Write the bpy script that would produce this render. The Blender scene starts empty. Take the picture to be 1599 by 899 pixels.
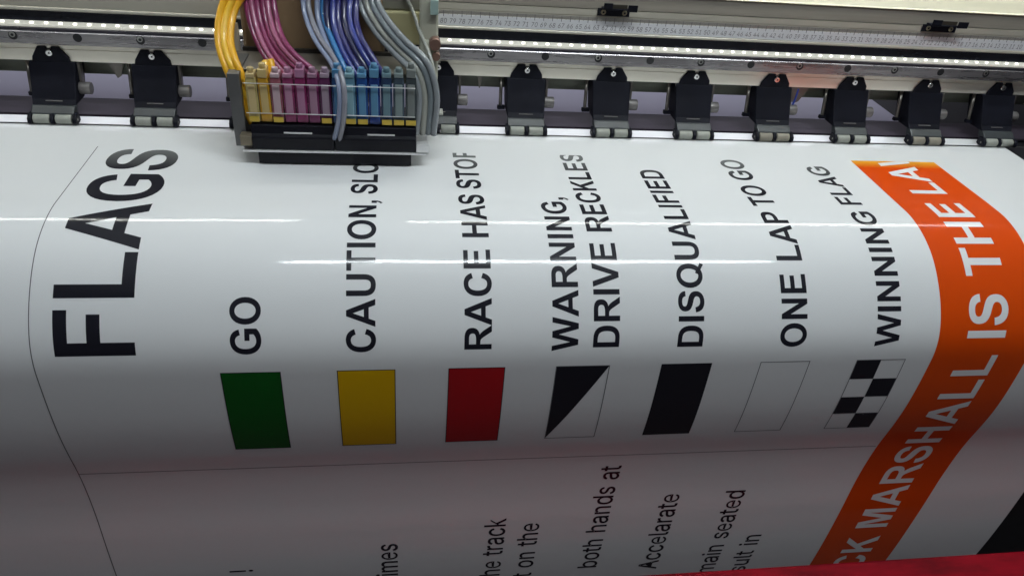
import bpy, bmesh, math, random, json
from mathutils import Vector, Matrix
from mathutils.geometry import tessellate_polygon
random.seed(4)
sc = bpy.context.scene
COL = sc.collection
PI = math.pi

# ------------------------------------------------------------------ units
# all layout is in "em" (the cap size of the printed lines); 1 em = E metres.
E = 0.03404
Z0 = 0.90            # height of the printer's platen above the floor (m)
CAMR = Vector([0.98936171, -0.12195589, 0.07931063]); CAMU = Vector([0.00552655, 0.57629312, 0.81722439]); CAMF = Vector([0.14537149, 0.8080922, -0.57083634])
FPX = 1177.9798834046298
ZP = -10.34989          # platen plane, seen from the camera, in em
def M(x, y, z): return Vector((x*E, y*E, z*E + Z0))
def at(px, py, Y):
    """point (x, z) in em on the vertical plane Y that the photo pixel looks at"""
    r = CAMF + CAMR*((px-799.5)/FPX) + CAMU*((449.5-py)/FPX)
    t = Y/r.y
    return r.x*t, r.z*t - ZP

# ------------------------------------------------------------------ camera
cam = bpy.data.cameras.new('camera'); co = bpy.data.objects.new('camera', cam); COL.objects.link(co)
rot = Matrix((CAMR, CAMU, -CAMF)).transposed()
co.matrix_world = Matrix.Translation((0, 0, Z0 - ZP*E)) @ rot.to_4x4()
cam.sensor_width = 36.0; cam.lens = FPX/1599*36.0; cam.clip_start = 0.02; cam.clip_end = 100
sc.camera = co

# ------------------------------------------------------------------ world and exposure
w = bpy.data.worlds.new("World"); sc.world = w; w.use_nodes = True
nt = w.node_tree; nt.nodes.clear()
wo = nt.nodes.new('ShaderNodeOutputWorld'); bg = nt.nodes.new('ShaderNodeBackground')
tc = nt.nodes.new('ShaderNodeTexCoord'); sx = nt.nodes.new('ShaderNodeSeparateXYZ')
rp = nt.nodes.new('ShaderNodeValToRGB'); mr = nt.nodes.new('ShaderNodeMapRange')
mr.inputs[1].default_value = -1; mr.inputs[2].default_value = 1
nt.links.new(tc.outputs['Generated'], sx.inputs[0]); nt.links.new(sx.outputs['Z'], mr.inputs[0])
nt.links.new(mr.outputs[0], rp.inputs[0]); nt.links.new(rp.outputs[0], bg.inputs[0]); nt.links.new(bg.outputs[0], wo.inputs[0])
cr = rp.color_ramp
cr.elements[0].position = 0.30; cr.elements[0].color = (.036, .031, .039, 1)
cr.elements[1].position = 0.97; cr.elements[1].color = (.55, .60, .64, 1)
e_ = cr.elements.new(0.5); e_.color = (.050, .043, .052, 1)
e_ = cr.elements.new(0.88); e_.color = (.09, .095, .10, 1)
bg.inputs[1].default_value = 1.0
sc.view_settings.view_transform = 'Standard'; sc.view_settings.look = 'None'
sc.view_settings.exposure = 0.0; sc.view_settings.gamma = 1.0
sc.cycles.max_bounces = 8; sc.cycles.sample_clamp_indirect = 6.0

# ------------------------------------------------------------------ materials
def mat(name, col, rough=.5, metal=0., coat=0., coatr=.05, var=0., vscale=(8, 8, 8), bump=0., bscale=(60, 60, 60), emit=None, estr=0, spec=.5, trans=0., alpha=1., sub=0., rvar=0.):
    m = bpy.data.materials.new(name); m.use_nodes = True
    n = m.node_tree.nodes; l = m.node_tree.links
    b = n['Principled BSDF']
    b.inputs['Base Color'].default_value = (*col, 1); b.inputs['Roughness'].default_value = rough
    b.inputs['Metallic'].default_value = metal; b.inputs['Coat Weight'].default_value = coat
    b.inputs['Coat Roughness'].default_value = coatr; b.inputs['Specular IOR Level'].default_value = spec
    b.inputs['Transmission Weight'].default_value = trans
    b.inputs['Alpha'].default_value = alpha
    if emit: b.inputs['Emission Color'].default_value = (*emit, 1); b.inputs['Emission Strength'].default_value = estr
    if var or bump or rvar:
        g = n.new('ShaderNodeNewGeometry')
    if var or rvar:
        mp = n.new('ShaderNodeMapping'); mp.inputs['Scale'].default_value = vscale
        nz = n.new('ShaderNodeTexNoise'); nz.inputs['Scale'].default_value = 1; nz.inputs['Detail'].default_value = 6; nz.inputs['Roughness'].default_value = .62
        l.new(g.outputs['Position'], mp.inputs[0]); l.new(mp.outputs[0], nz.inputs[0])
        r = n.new('ShaderNodeMapRange'); r.inputs[1].default_value = .3; r.inputs[2].default_value = .7
        r.inputs[3].default_value = 1-var; r.inputs[4].default_value = 1+var
        l.new(nz.outputs[0], r.inputs[0])
        vm = n.new('ShaderNodeVectorMath'); vm.operation = 'SCALE'; vm.inputs[0].default_value = col
        l.new(r.outputs[0], vm.inputs['Scale']); l.new(vm.outputs[0], b.inputs['Base Color'])
        if rvar:
            r2 = n.new('ShaderNodeMapRange'); r2.inputs[1].default_value = .3; r2.inputs[2].default_value = .7
            r2.inputs[3].default_value = max(.02, rough-rvar); r2.inputs[4].default_value = rough+rvar
            l.new(nz.outputs[0], r2.inputs[0]); l.new(r2.outputs[0], b.inputs['Roughness'])
    if bump:
        mp = n.new('ShaderNodeMapping'); mp.inputs['Scale'].default_value = bscale
        nz = n.new('ShaderNodeTexNoise'); nz.inputs['Scale'].default_value = 1; nz.inputs['Detail'].default_value = 3
        l.new(g.outputs['Position'], mp.inputs[0]); l.new(mp.outputs[0], nz.inputs[0])
        bp = n.new('ShaderNodeBump'); bp.inputs['Strength'].default_value = 1; bp.inputs['Distance'].default_value = bump
        l.new(nz.outputs[0], bp.inputs['Height']); l.new(bp.outputs[0], b.inputs['Normal'])
        l.new(bp.outputs[0], b.inputs['Coat Normal'])
    return m

VB, VS = 0.00013, (11, 60, 60)     # faint waviness every printed surface shares
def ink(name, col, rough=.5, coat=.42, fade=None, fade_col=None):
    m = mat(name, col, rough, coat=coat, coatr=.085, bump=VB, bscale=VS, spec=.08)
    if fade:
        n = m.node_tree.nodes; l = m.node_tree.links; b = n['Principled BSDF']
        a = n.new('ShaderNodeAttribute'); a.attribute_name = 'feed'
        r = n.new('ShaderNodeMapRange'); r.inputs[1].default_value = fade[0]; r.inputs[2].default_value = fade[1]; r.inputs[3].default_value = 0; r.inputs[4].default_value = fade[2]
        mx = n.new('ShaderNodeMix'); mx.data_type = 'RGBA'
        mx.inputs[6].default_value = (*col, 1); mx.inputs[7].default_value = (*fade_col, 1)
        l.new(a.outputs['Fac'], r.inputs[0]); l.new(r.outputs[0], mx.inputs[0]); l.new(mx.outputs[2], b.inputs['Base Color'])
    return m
VINYL = mat('white_gloss_vinyl', (.80, .81, .81), .45, spec=.12, coat=.72, coatr=.085, bump=VB, bscale=VS)
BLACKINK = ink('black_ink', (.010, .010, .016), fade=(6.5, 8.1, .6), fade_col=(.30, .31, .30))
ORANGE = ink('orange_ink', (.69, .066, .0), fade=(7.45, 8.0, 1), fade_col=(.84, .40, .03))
GREEN = ink('green_ink', (.001, .095, .008)); YELLOW = ink('yellow_ink', (.74, .43, .0)); RED = ink('red_ink', (.40, .006, .010))
HAIR = ink('hairline_ink', (.13, .13, .14)); TEXTINK = ink('text_ink', (.016, .012, .02))
FOREGROUND_RED = mat('red_plastic', (.30, .003, .012), .6, var=.6, vscale=(7, 25, 25), spec=.2, bump=.0003)
CREAM = mat('cream_painted_metal', (.92, .87, .75), .30, metal=.6, var=.05, vscale=(3, 30, 30), coat=.2)
CREAM2 = mat('beige_cover_metal', (.52, .49, .41), .40, metal=.2, var=.08, vscale=(2, 60, 60))
GREYPLATE = mat('brushed_grey_plate', (.30, .275, .235), .38, metal=.5, var=.14, vscale=(3, 200, 200))
BRIGHT = mat('bright_polished_edge', (.80, .77, .66), .3, metal=.4)
TAPE = mat('ruler_tape', (.72, .72, .74), .45, var=.04, vscale=(6, 60, 60))
MARK = mat('ruler_marks', (.16, .15, .16), .6)
RAIL = mat('steel_guide_rail', (.42, .40, .41), .27, metal=.85, var=.22, vscale=(9, 120, 120), rvar=.08)
RAILDARK = mat('rail_groove', (.06, .055, .07), .4, metal=.6)
HOLE = mat('bolt_hole_black', (.010, .010, .012), .6)
BOLT = mat('socket_bolt_steel', (.55, .55, .52), .3, metal=1)
CHROME = mat('screw_chrome', (.85, .85, .83), .18, metal=1)
BANDBLACK = mat('gloss_black_channel', (.012, .014, .022), .25, var=.3, vscale=(6, 40, 40))
BLACKMETAL = mat('black_powder_coat', (.0055, .006, .011), .6, spec=.14, var=.2, vscale=(40, 40, 40), bump=.00005, bscale=(900, 900, 900))
SHOE = mat('dark_grey_shoe', (.026, .031, .034), .38, var=.15, vscale=(60, 60, 60))
ROLLER = mat('grey_rubber_roller', (.30, .31, .275), .5, var=.12, vscale=(90, 90, 90))
ROLLERB = mat('brown_rubber_roller', (.235, .215, .17), .5, var=.12, vscale=(90, 90, 90))
ARM = mat('grey_steel_arm', (.17, .155, .14), .35, metal=.7, var=.2, vscale=(50, 50, 50))
KNOB = mat('grey_knob', (.17, .16, .155), .45, metal=.3)
UNDERBAR = mat('green_grey_bar', (.14, .15, .12), .5, metal=.3, var=.25, vscale=(14, 60, 60))
PLATEN = mat('dark_platen', (.010, .010, .012), .6, spec=.2, var=.2, vscale=(20, 20, 20))
SEAM = mat('dark_seam_rod', (.10, .095, .09), .4, metal=.6)
LEDM = mat('led_lens', (1, 1, 1), .3, emit=(1, .98, .90), estr=4.5)
STRIP = mat('led_channel', (.55, .54, .48), .55, emit=(1, .98, .86), estr=.26, spec=.2)
TUBEM = mat('tube_glow', (1, 1, 1), .3, emit=(.89, .97, 1.0), estr=96)
ADDED_LED = mat('added_led_glow', (1, 1, 1), .3, emit=(.97, 1, .95), estr=55)
WHITEMETAL = mat('white_fixture', (.7, .7, .7), .5)
FLOORM = mat('grey_floor', (.10, .085, .09), .55, var=.2, vscale=(2, 2, 2))

# ------------------------------------------------------------------ object helpers
def link(o, parent=None):
    COL.objects.link(o)
    if parent: o.parent = parent
    return o
def tag(o, label=None, cat=None, group=None, kind=None):
    if label: o['label'] = label
    if cat: o['category'] = cat
    if group: o['group'] = group
    if kind: o['kind'] = kind
    return o
def empty(name, pos=(0, 0, 0)):
    o = bpy.data.objects.new(name, None); o.location = M(*pos); o.empty_display_size = .05
    return link(o)
def origin(o):
    p = Vector((0, 0, 0))
    while o is not None: p += o.location; o = o.parent
    return p
def make(name, bm, m, parent=None, label=None, smooth=False, bevel=0., pos=None):
    """bm is in em, scene frame (pos None) -> ONE mesh object"""
    base = origin(parent) if parent else Vector((0, 0, 0))
    loc = Vector((0, 0, 0))
    if parent is None and pos is not None: loc = M(*pos)
    for v in bm.verts:
        v.co = M(*v.co) - base - loc
    bmesh.ops.recalc_face_normals(bm, faces=bm.faces)
    me = bpy.data.meshes.new(name); bm.to_mesh(me); bm.free()
    mats = m if isinstance(m, (list, tuple)) else [m]
    for q in mats: me.materials.append(q)
    if smooth: me.polygons.foreach_set('use_smooth', [True]*len(me.polygons))
    o = bpy.data.objects.new(name, me); o.location = loc
    link(o, parent)
    if bevel:
        b = o.modifiers.new('bevel', 'BEVEL'); b.width = bevel*E; b.segments = 2; b.limit_method = 'ANGLE'; b.angle_limit = .6
    if label: o['label'] = label
    return o
def box(bm, x0, x1, y0, y1, z0, z1, mi=0):
    vs = [bm.verts.new((x, y, z)) for x in (x0, x1) for y in (y0, y1) for z in (z0, z1)]
    for q in ((0, 1, 3, 2), (4, 6, 7, 5), (0, 4, 5, 1), (2, 3, 7, 6), (0, 2, 6, 4), (1, 5, 7, 3)):
        f = bm.faces.new([vs[i] for i in q]); f.material_index = mi
    return vs
def prism_x(bm, prof, x0, x1, mi=0):
    """closed (y,z) outline extruded along x"""
    a = [bm.verts.new((x0, y, z)) for y, z in prof]; b = [bm.verts.new((x1, y, z)) for y, z in prof]
    n = len(prof)
    for i in range(n):
        f = bm.faces.new((a[i], a[(i+1) % n], b[(i+1) % n], b[i])); f.material_index = mi
    bm.faces.new(a).material_index = mi; bm.faces.new(b[::-1]).material_index = mi
def prism_y(bm, prof, y0, y1, mi=0):
    """closed (x,z) outline extruded along y"""
    a = [bm.verts.new((x, y0, z)) for x, z in prof]; b = [bm.verts.new((x, y1, z)) for x, z in prof]
    n = len(prof)
    for i in range(n):
        f = bm.faces.new((a[i], a[(i+1) % n], b[(i+1) % n], b[i])); f.material_index = mi
    bm.faces.new(a).material_index = mi; bm.faces.new(b[::-1]).material_index = mi
def cyl(bm, p0, p1, r, n=16, r1=None, mi=0, cap=True):
    p0 = Vector(p0); p1 = Vector(p1); d = (p1-p0).normalized(); r1 = r if r1 is None else r1
    a = d.orthogonal().normalized(); b = d.cross(a)
    A = [bm.verts.new(p0 + (a*math.cos(t)+b*math.sin(t))*r) for t in [2*PI*i/n for i in range(n)]]
    B = [bm.verts.new(p1 + (a*math.cos(t)+b*math.sin(t))*r1) for t in [2*PI*i/n for i in range(n)]]
    for i in range(n):
        f = bm.faces.new((A[i], A[(i+1) % n], B[(i+1) % n], B[i])); f.smooth = True; f.material_index = mi
    if cap:
        bm.faces.new(A[::-1]).material_index = mi; bm.faces.new(B).material_index = mi
def catmull(pts, n=8):
    pts = [Vector(p) for p in pts]; P = [pts[0]*2-pts[1]]+pts+[pts[-1]*2-pts[-2]]
    out = []
    for i in range(1, len(P)-2):
        for k in range(n):
            t = k/n
            out.append(.5*((2*P[i])+(P[i+1]-P[i-1])*t+(2*P[i-1]-5*P[i]+4*P[i+1]-P[i+2])*t*t+(-P[i-1]+3*P[i]-3*P[i+1]+P[i+2])*t**3))
    out.append(P[-2]); return out
def tube(bm, pts, r, n=8, mi=0, flat=1.0, sm=8):
    c = catmull(pts, sm); rings = []
    for i, p in enumerate(c):
        d = (c[min(i+1, len(c)-1)]-c[max(i-1, 0)]).normalized()
        a = Vector((0, 1, 0)); a = (a-d*a.dot(d)).normalized(); b = d.cross(a)
        rings.append([bm.verts.new(p+(a*math.cos(t)*flat+b*math.sin(t))*r) for t in [2*PI*k/n for k in range(n)]])
    for A, B in zip(rings, rings[1:]):
        for k in range(n):
            f = bm.faces.new((A[k], A[(k+1) % n], B[(k+1) % n], B[k])); f.smooth = True; f.material_index = mi
    bm.faces.new(rings[0][::-1]).material_index = mi; bm.faces.new(rings[-1]).material_index = mi

# ------------------------------------------------------------------ the sheet's cross-section
KN = [-13.0, -10.0, -7.0, -5.0, -4.0, -3.0, -2.0, -1.0, -0.5, 0.0, 0.5, 1.0, 1.5, 2.0, 2.5, 3.0, 3.5, 4.0, 4.5, 5.0, 6.0, 7.0, 8.5]
TH = [1.6984, 1.6125, 1.5604, 1.6632, 1.7454, 1.6895, 1.5989, 1.553, 1.54, 1.345, 1.1, 0.945, 0.822, 0.722, 0.595, 0.4181, 0.273, 0.145, 0.0004, 0.0008, 0.0, -0.0028, -0.0006]
def theta(s):
    if s <= KN[0]: return TH[0]
    if s >= 5: 
        # behind the rollers the vinyl climbs from its feed path
        return 0.0
    for a, b, ta, tb in zip(KN, KN[1:], TH, TH[1:]):
        if s <= b: return ta+(tb-ta)*(s-a)/(b-a)
    return 0.0
DS = .1
NS = [round(-16+DS*i, 4) for i in range(int((10.15+16)/DS)+1)]
PR = {}
i7 = NS.index(7.0)
yy, zz = 21.15695313952418, 0.0
prof = [None]*len(NS); prof[i7] = (yy, zz)
y, z = yy, zz
for i in range(i7, len(NS)-1):
    t = theta(NS[i]+DS/2); y += math.cos(t)*DS; z += math.sin(t)*DS; prof[i+1] = (y, z)
y, z = yy, zz
for i in range(i7, 0, -1):
    t = theta(NS[i]-DS/2); y -= math.cos(t)*DS; z -= math.sin(t)*DS; prof[i-1] = (y, z)
def surf(s, off=0.):
    """point of the sheet at feed position s, lifted by off (em) along its normal"""
    k = (s-NS[0])/DS; i = max(0, min(len(NS)-2, int(math.floor(k+1e-6)))); f = k-i
    y = prof[i][0]+(prof[i+1][0]-prof[i][0])*f; z = prof[i][1]+(prof[i+1][1]-prof[i][1])*f
    t = theta(s)
    return y-math.sin(t)*off, z+math.cos(t)*off
def nrm(s):
    t = .5*(theta(s-.15)+theta(s+.15)); return (0, -math.sin(t), math.cos(t))
SHEET_L, SHEET_R = -15.0, 22.35

# ------------------------------------------------------------------ setting
bm = bmesh.new(); box(bm, -300, 300, -200, 300, -Z0/E-1, -Z0/E)
floor = make('floor', bm, FLOORM); tag(floor, kind='structure')

# ------------------------------------------------------------------ vinyl banner
TOPV = 0.02
bm = bmesh.new()
lay = bm.verts.layers.float.new('feed')
xs = [SHEET_L + (SHEET_R-SHEET_L)*i/12 for i in range(13)]
rows = []
for s in NS:
    y, z = surf(s)
    r_ = []
    for x in xs:
        v = bm.verts.new((x, y, z)); v[lay] = s; r_.append(v)
    rows.append(r_)
for a, b in zip(rows, rows[1:]):
    for k in range(len(xs)-1):
        f = bm.faces.new((a[k], a[k+1], b[k+1], b[k])); f.smooth = True
und = []
for s in (NS[0], NS[-1]): pass
vn = {}
banner = None
def custom_normals(me, sval):
    me.normals_split_custom_set_from_vertices([nrm(s) for s in sval])
sv = [v[lay] for v in bm.verts]
def mesh_plain(name, bm, m, parent, label=None, base=Vector((0, 0, 0)), flip_to_up=True):
    for v in bm.verts: v.co = M(*v.co)-base
    me = bpy.data.meshes.new(name); bm.to_mesh(me); bm.free(); me.materials.append(m)
    o = bpy.data.objects.new(name, me); link(o, parent)
    if label: o['label'] = label
    return o
BBASE = M(0, surf(NS[0])[0], surf(NS[0])[1])
banner = mesh_plain('vinyl_banner', bm, VINYL, None, base=BBASE)
banner.location = BBASE
custom_normals(banner.data, sv)
tag(banner, 'glossy white printed vinyl sheet curving over the printer front and hanging down', 'banner')
bm = bmesh.new()                      # back of the vinyl, so that the sheet has a thickness
r1 = []
for s in NS:
    y, z = surf(s, -TOPV); r1.append([bm.verts.new((SHEET_L, y, z)), bm.verts.new((SHEET_R, y, z))])
for a, b in zip(r1, r1[1:]): bm.faces.new((a[0], b[0], b[1], a[1])).smooth = True
for k, X in ((0, SHEET_L), (1, SHEET_R)):
    top = []
    for s in NS:
        y, z = surf(s, -.0005); top.append(bm.verts.new((X, y, z)))
    for i in range(len(NS)-1): bm.faces.new((r1[i][k], r1[i+1][k], top[i+1], top[i]))
mesh_plain('backing', bm, mat('vinyl_backing', (.62, .62, .62), .6), banner, base=BBASE)

def print_on(name, polys, m, off=.004, label=None):
    """polys: list of [outer, hole, ...] in (X, s); one mesh hugging the vinyl"""
    bm = bmesh.new()
    for loops in polys:
        pts = [p for l in loops for p in l]
        vs = [bm.verts.new((p[0], p[1], 0)) for p in pts]
        for tri in tessellate_polygon([[Vector((p[0], p[1], 0)) for p in l] for l in loops]):
            try: bm.faces.new([vs[i] for i in tri])
            except ValueError: pass
    smin = min(v.co.y for v in bm.verts); smax = max(v.co.y for v in bm.verts)
    for s in NS:
        if smin < s < smax and s < 5.2:
            bmesh.ops.bisect_plane(bm, geom=bm.verts[:]+bm.edges[:]+bm.faces[:], dist=1e-5, plane_co=(0, s, 0), plane_no=(0, 1, 0))
    lay = bm.verts.layers.float.new('feed')
    for f in bm.faces:
        f.smooth = True
        if f.normal.z < 0: f.normal_flip()
    sv = []
    for v in bm.verts:
        s = v.co.y; v[lay] = s; y, z = surf(s, off); v.co = (v.co.x, y, z); sv.append(s)
    o = mesh_plain(name, bm, m, banner, label, base=BBASE)
    custom_normals(o.data, sv)
    return o

# ---- bold capitals drawn as outlines, 2048 units to the em
def path(src):
    out = []; tok = src.split(); i = 0; cur = None
    while i < len(tok):
        c = tok[i]
        if c in 'ML': cur = tuple(float(q) for q in tok[i+1].split(',')); out.append(cur); i += 2
        elif c == 'C':
            a, b, d = [tuple(float(q) for q in tok[i+k].split(',')) for k in (1, 2, 3)]
            for k in range(1, 9):
                t = k/8; u = 1-t
                out.append(tuple(u**3*cur[j]+3*u*u*t*a[j]+3*u*t*t*b[j]+t**3*d[j] for j in (0, 1)))
            cur = d; i += 4
    if abs(out[0][0]-out[-1][0])+abs(out[0][1]-out[-1][1]) < 1e-6: out.pop()
    return out
def ell(cx, cy, a, b, k=.58):
    return path(f"M {cx+a},{cy} C {cx+a},{cy+b*k} {cx+a*k},{cy+b} {cx},{cy+b} C {cx-a*k},{cy+b} {cx-a},{cy+b*k} {cx-a},{cy} C {cx-a},{cy-b*k} {cx-a*k},{cy-b} {cx},{cy-b} C {cx+a*k},{cy-b} {cx+a},{cy-b*k} {cx+a},{cy}")
G = {
 'A': (.722, [[[(1471,0),(1149,0),(1021,333),(435,333),(314,0),(0,0),(571,1466),(884,1466)], [(926,580),(724,1124),(526,580)]]]),
 'F': (.611, [[[(151,0),(151,1466),(1156,1466),(1156,1218),(447,1218),(447,871),(1059,871),(1059,623),(447,623),(447,0)]]]),
 'L': (.611, [[[(157,0),(157,1466),(453,1466),(453,247),(1189,247),(1189,0)]]]),
 'E': (.667, [[[(149,0),(149,1466),(1236,1466),(1236,1218),(445,1218),(445,893),(1181,893),(1181,646),(445,646),(445,247),(1264,247),(1264,0)]]]),
 'H': (.722, [[[(150,0),(150,1466),(446,1466),(446,889),(1026,889),(1026,1466),(1322,1466),(1322,0),(1026,0),(1026,641),(446,641),(446,0)]]]),
 'I': (.278, [[[(140,0),(140,1466),(436,1466),(436,0)]]]),
 'N': (.722, [[[(151,0),(151,1466),(439,1466),(1039,487),(1039,1466),(1314,1466),(1314,0),(1017,0),(426,956),(426,0)]]]),
 'T': (.611, [[[(479,0),(479,1218),(44,1218),(44,1466),(1209,1466),(1209,1218),(775,1218),(775,0)]]]),
 'V': (.667, [[[(525,0),(1,1466),(322,1466),(693,381),(1052,1466),(1366,1466),(841,0)]]]),
 'W': (.944, [[[(361,0),(11,1466),(314,1466),(535,459),(803,1466),(1155,1466),(1412,442),(1637,1466),(1935,1466),(1579,0),(1265,0),(973,1096),(682,0)]]]),
 'K': (.722, [[[(153,0),(153,1466),(449,1466),(449,815),(1047,1466),(1445,1466),(893,895),(1475,0),(1092,0),(689,688),(449,443),(449,0)]]]),
 'M': (.833, [[[(145,0),(145,1466),(588,1466),(854,466),(1117,1466),(1561,1466),(1561,0),(1286,0),(1286,1154),(995,0),(710,0),(420,1154),(420,0)]]]),
 'O': (.778, [[ell(797,733,711,758), ell(797,733,406,508)]]),
 'Q': (.778, [[ell(797,733,711,758), ell(797,733,406,508)], [[(865,215),(950,395),(1140,310),(1330,175),(1560,62),(1452,-128),(1160,50)]]]),
 'C': (.722, [[path("M 1087,539 L 1374,448 C 1290,130 1080,-25 776,-25 C 380,-25 98,250 98,725 C 98,1210 380,1491 790,1491 C 1080,1491 1300,1340 1372,1061 L 1079,991 C 1040,1150 930,1238 776,1238 C 560,1238 402,1090 402,741 C 402,380 560,228 770,228 C 930,228 1045,330 1087,539")]]),
 'G': (.778, [[path("M 832,539 L 832,786 L 1470,786 L 1470,202 C 1350,80 1120,-25 863,-25 C 400,-25 86,260 86,740 C 86,1210 390,1491 833,1491 C 1160,1491 1370,1340 1427,1050 L 1133,995 C 1090,1150 980,1238 833,1238 C 560,1238 391,1080 391,753 C 391,400 570,225 830,225 C 960,225 1090,280 1171,347 L 1171,539 L 832,539")]]),
 'S': (.667, [[path("M 74,477 L 362,505 C 388,310 500,224 684,224 C 880,224 968,308 968,414 C 968,530 850,570 640,622 C 330,698 129,800 129,1084 C 129,1330 340,1491 667,1491 C 1060,1491 1268,1320 1275,1055 L 979,1042 C 958,1190 860,1254 664,1254 C 480,1254 410,1190 410,1108 C 410,1010 520,975 740,922 C 1050,848 1265,760 1265,426 C 1265,150 1030,-26 684,-26 C 290,-26 105,170 74,477")]]),
 'D': (.722, [[path("M 148,0 L 148,1466 L 689,1466 C 1150,1466 1384,1230 1384,720 C 1384,250 1160,0 705,0 L 148,0"), path("M 444,247 L 665,247 C 950,247 1078,370 1078,733 C 1078,1090 950,1218 620,1218 L 444,1218 L 444,247")]]),
 'P': (.667, [[path("M 149,0 L 149,1466 L 624,1466 C 1060,1466 1267,1340 1267,1015 C 1267,700 1040,553 640,553 L 445,553 L 445,0 L 149,0"), path("M 445,801 L 620,801 C 860,801 962,870 962,1012 C 962,1150 870,1218 600,1218 L 445,1218 L 445,801")]]),
 'R': (.722, [[path("M 150,0 L 150,1466 L 773,1466 C 1170,1466 1356,1340 1356,1050 C 1356,830 1220,690 976,653 C 1120,570 1180,480 1290,310 L 1494,0 L 1140,0 L 920,330 C 760,570 720,612 560,612 L 446,612 L 446,0 L 150,0"), path("M 446,846 L 665,846 C 950,846 1050,900 1050,1034 C 1050,1160 960,1218 800,1218 L 446,1218 L 446,846")]]),
 'U': (.722, [[path("M 147,1466 L 147,580 C 147,170 340,-25 745,-25 C 1130,-25 1324,170 1324,590 L 1324,1466 L 1028,1466 L 1028,560 C 1028,330 940,228 742,228 C 540,228 443,330 443,560 L 443,1466 L 147,1466")]]),
 ',': (.278, [[path("M 134,281 L 414,281 L 414,81 C 414,-110 330,-250 145,-323 L 79,-207 C 200,-150 255,-90 258,0 L 134,0 L 134,281")]]),
 ' ': (.278, []),
}
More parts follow.
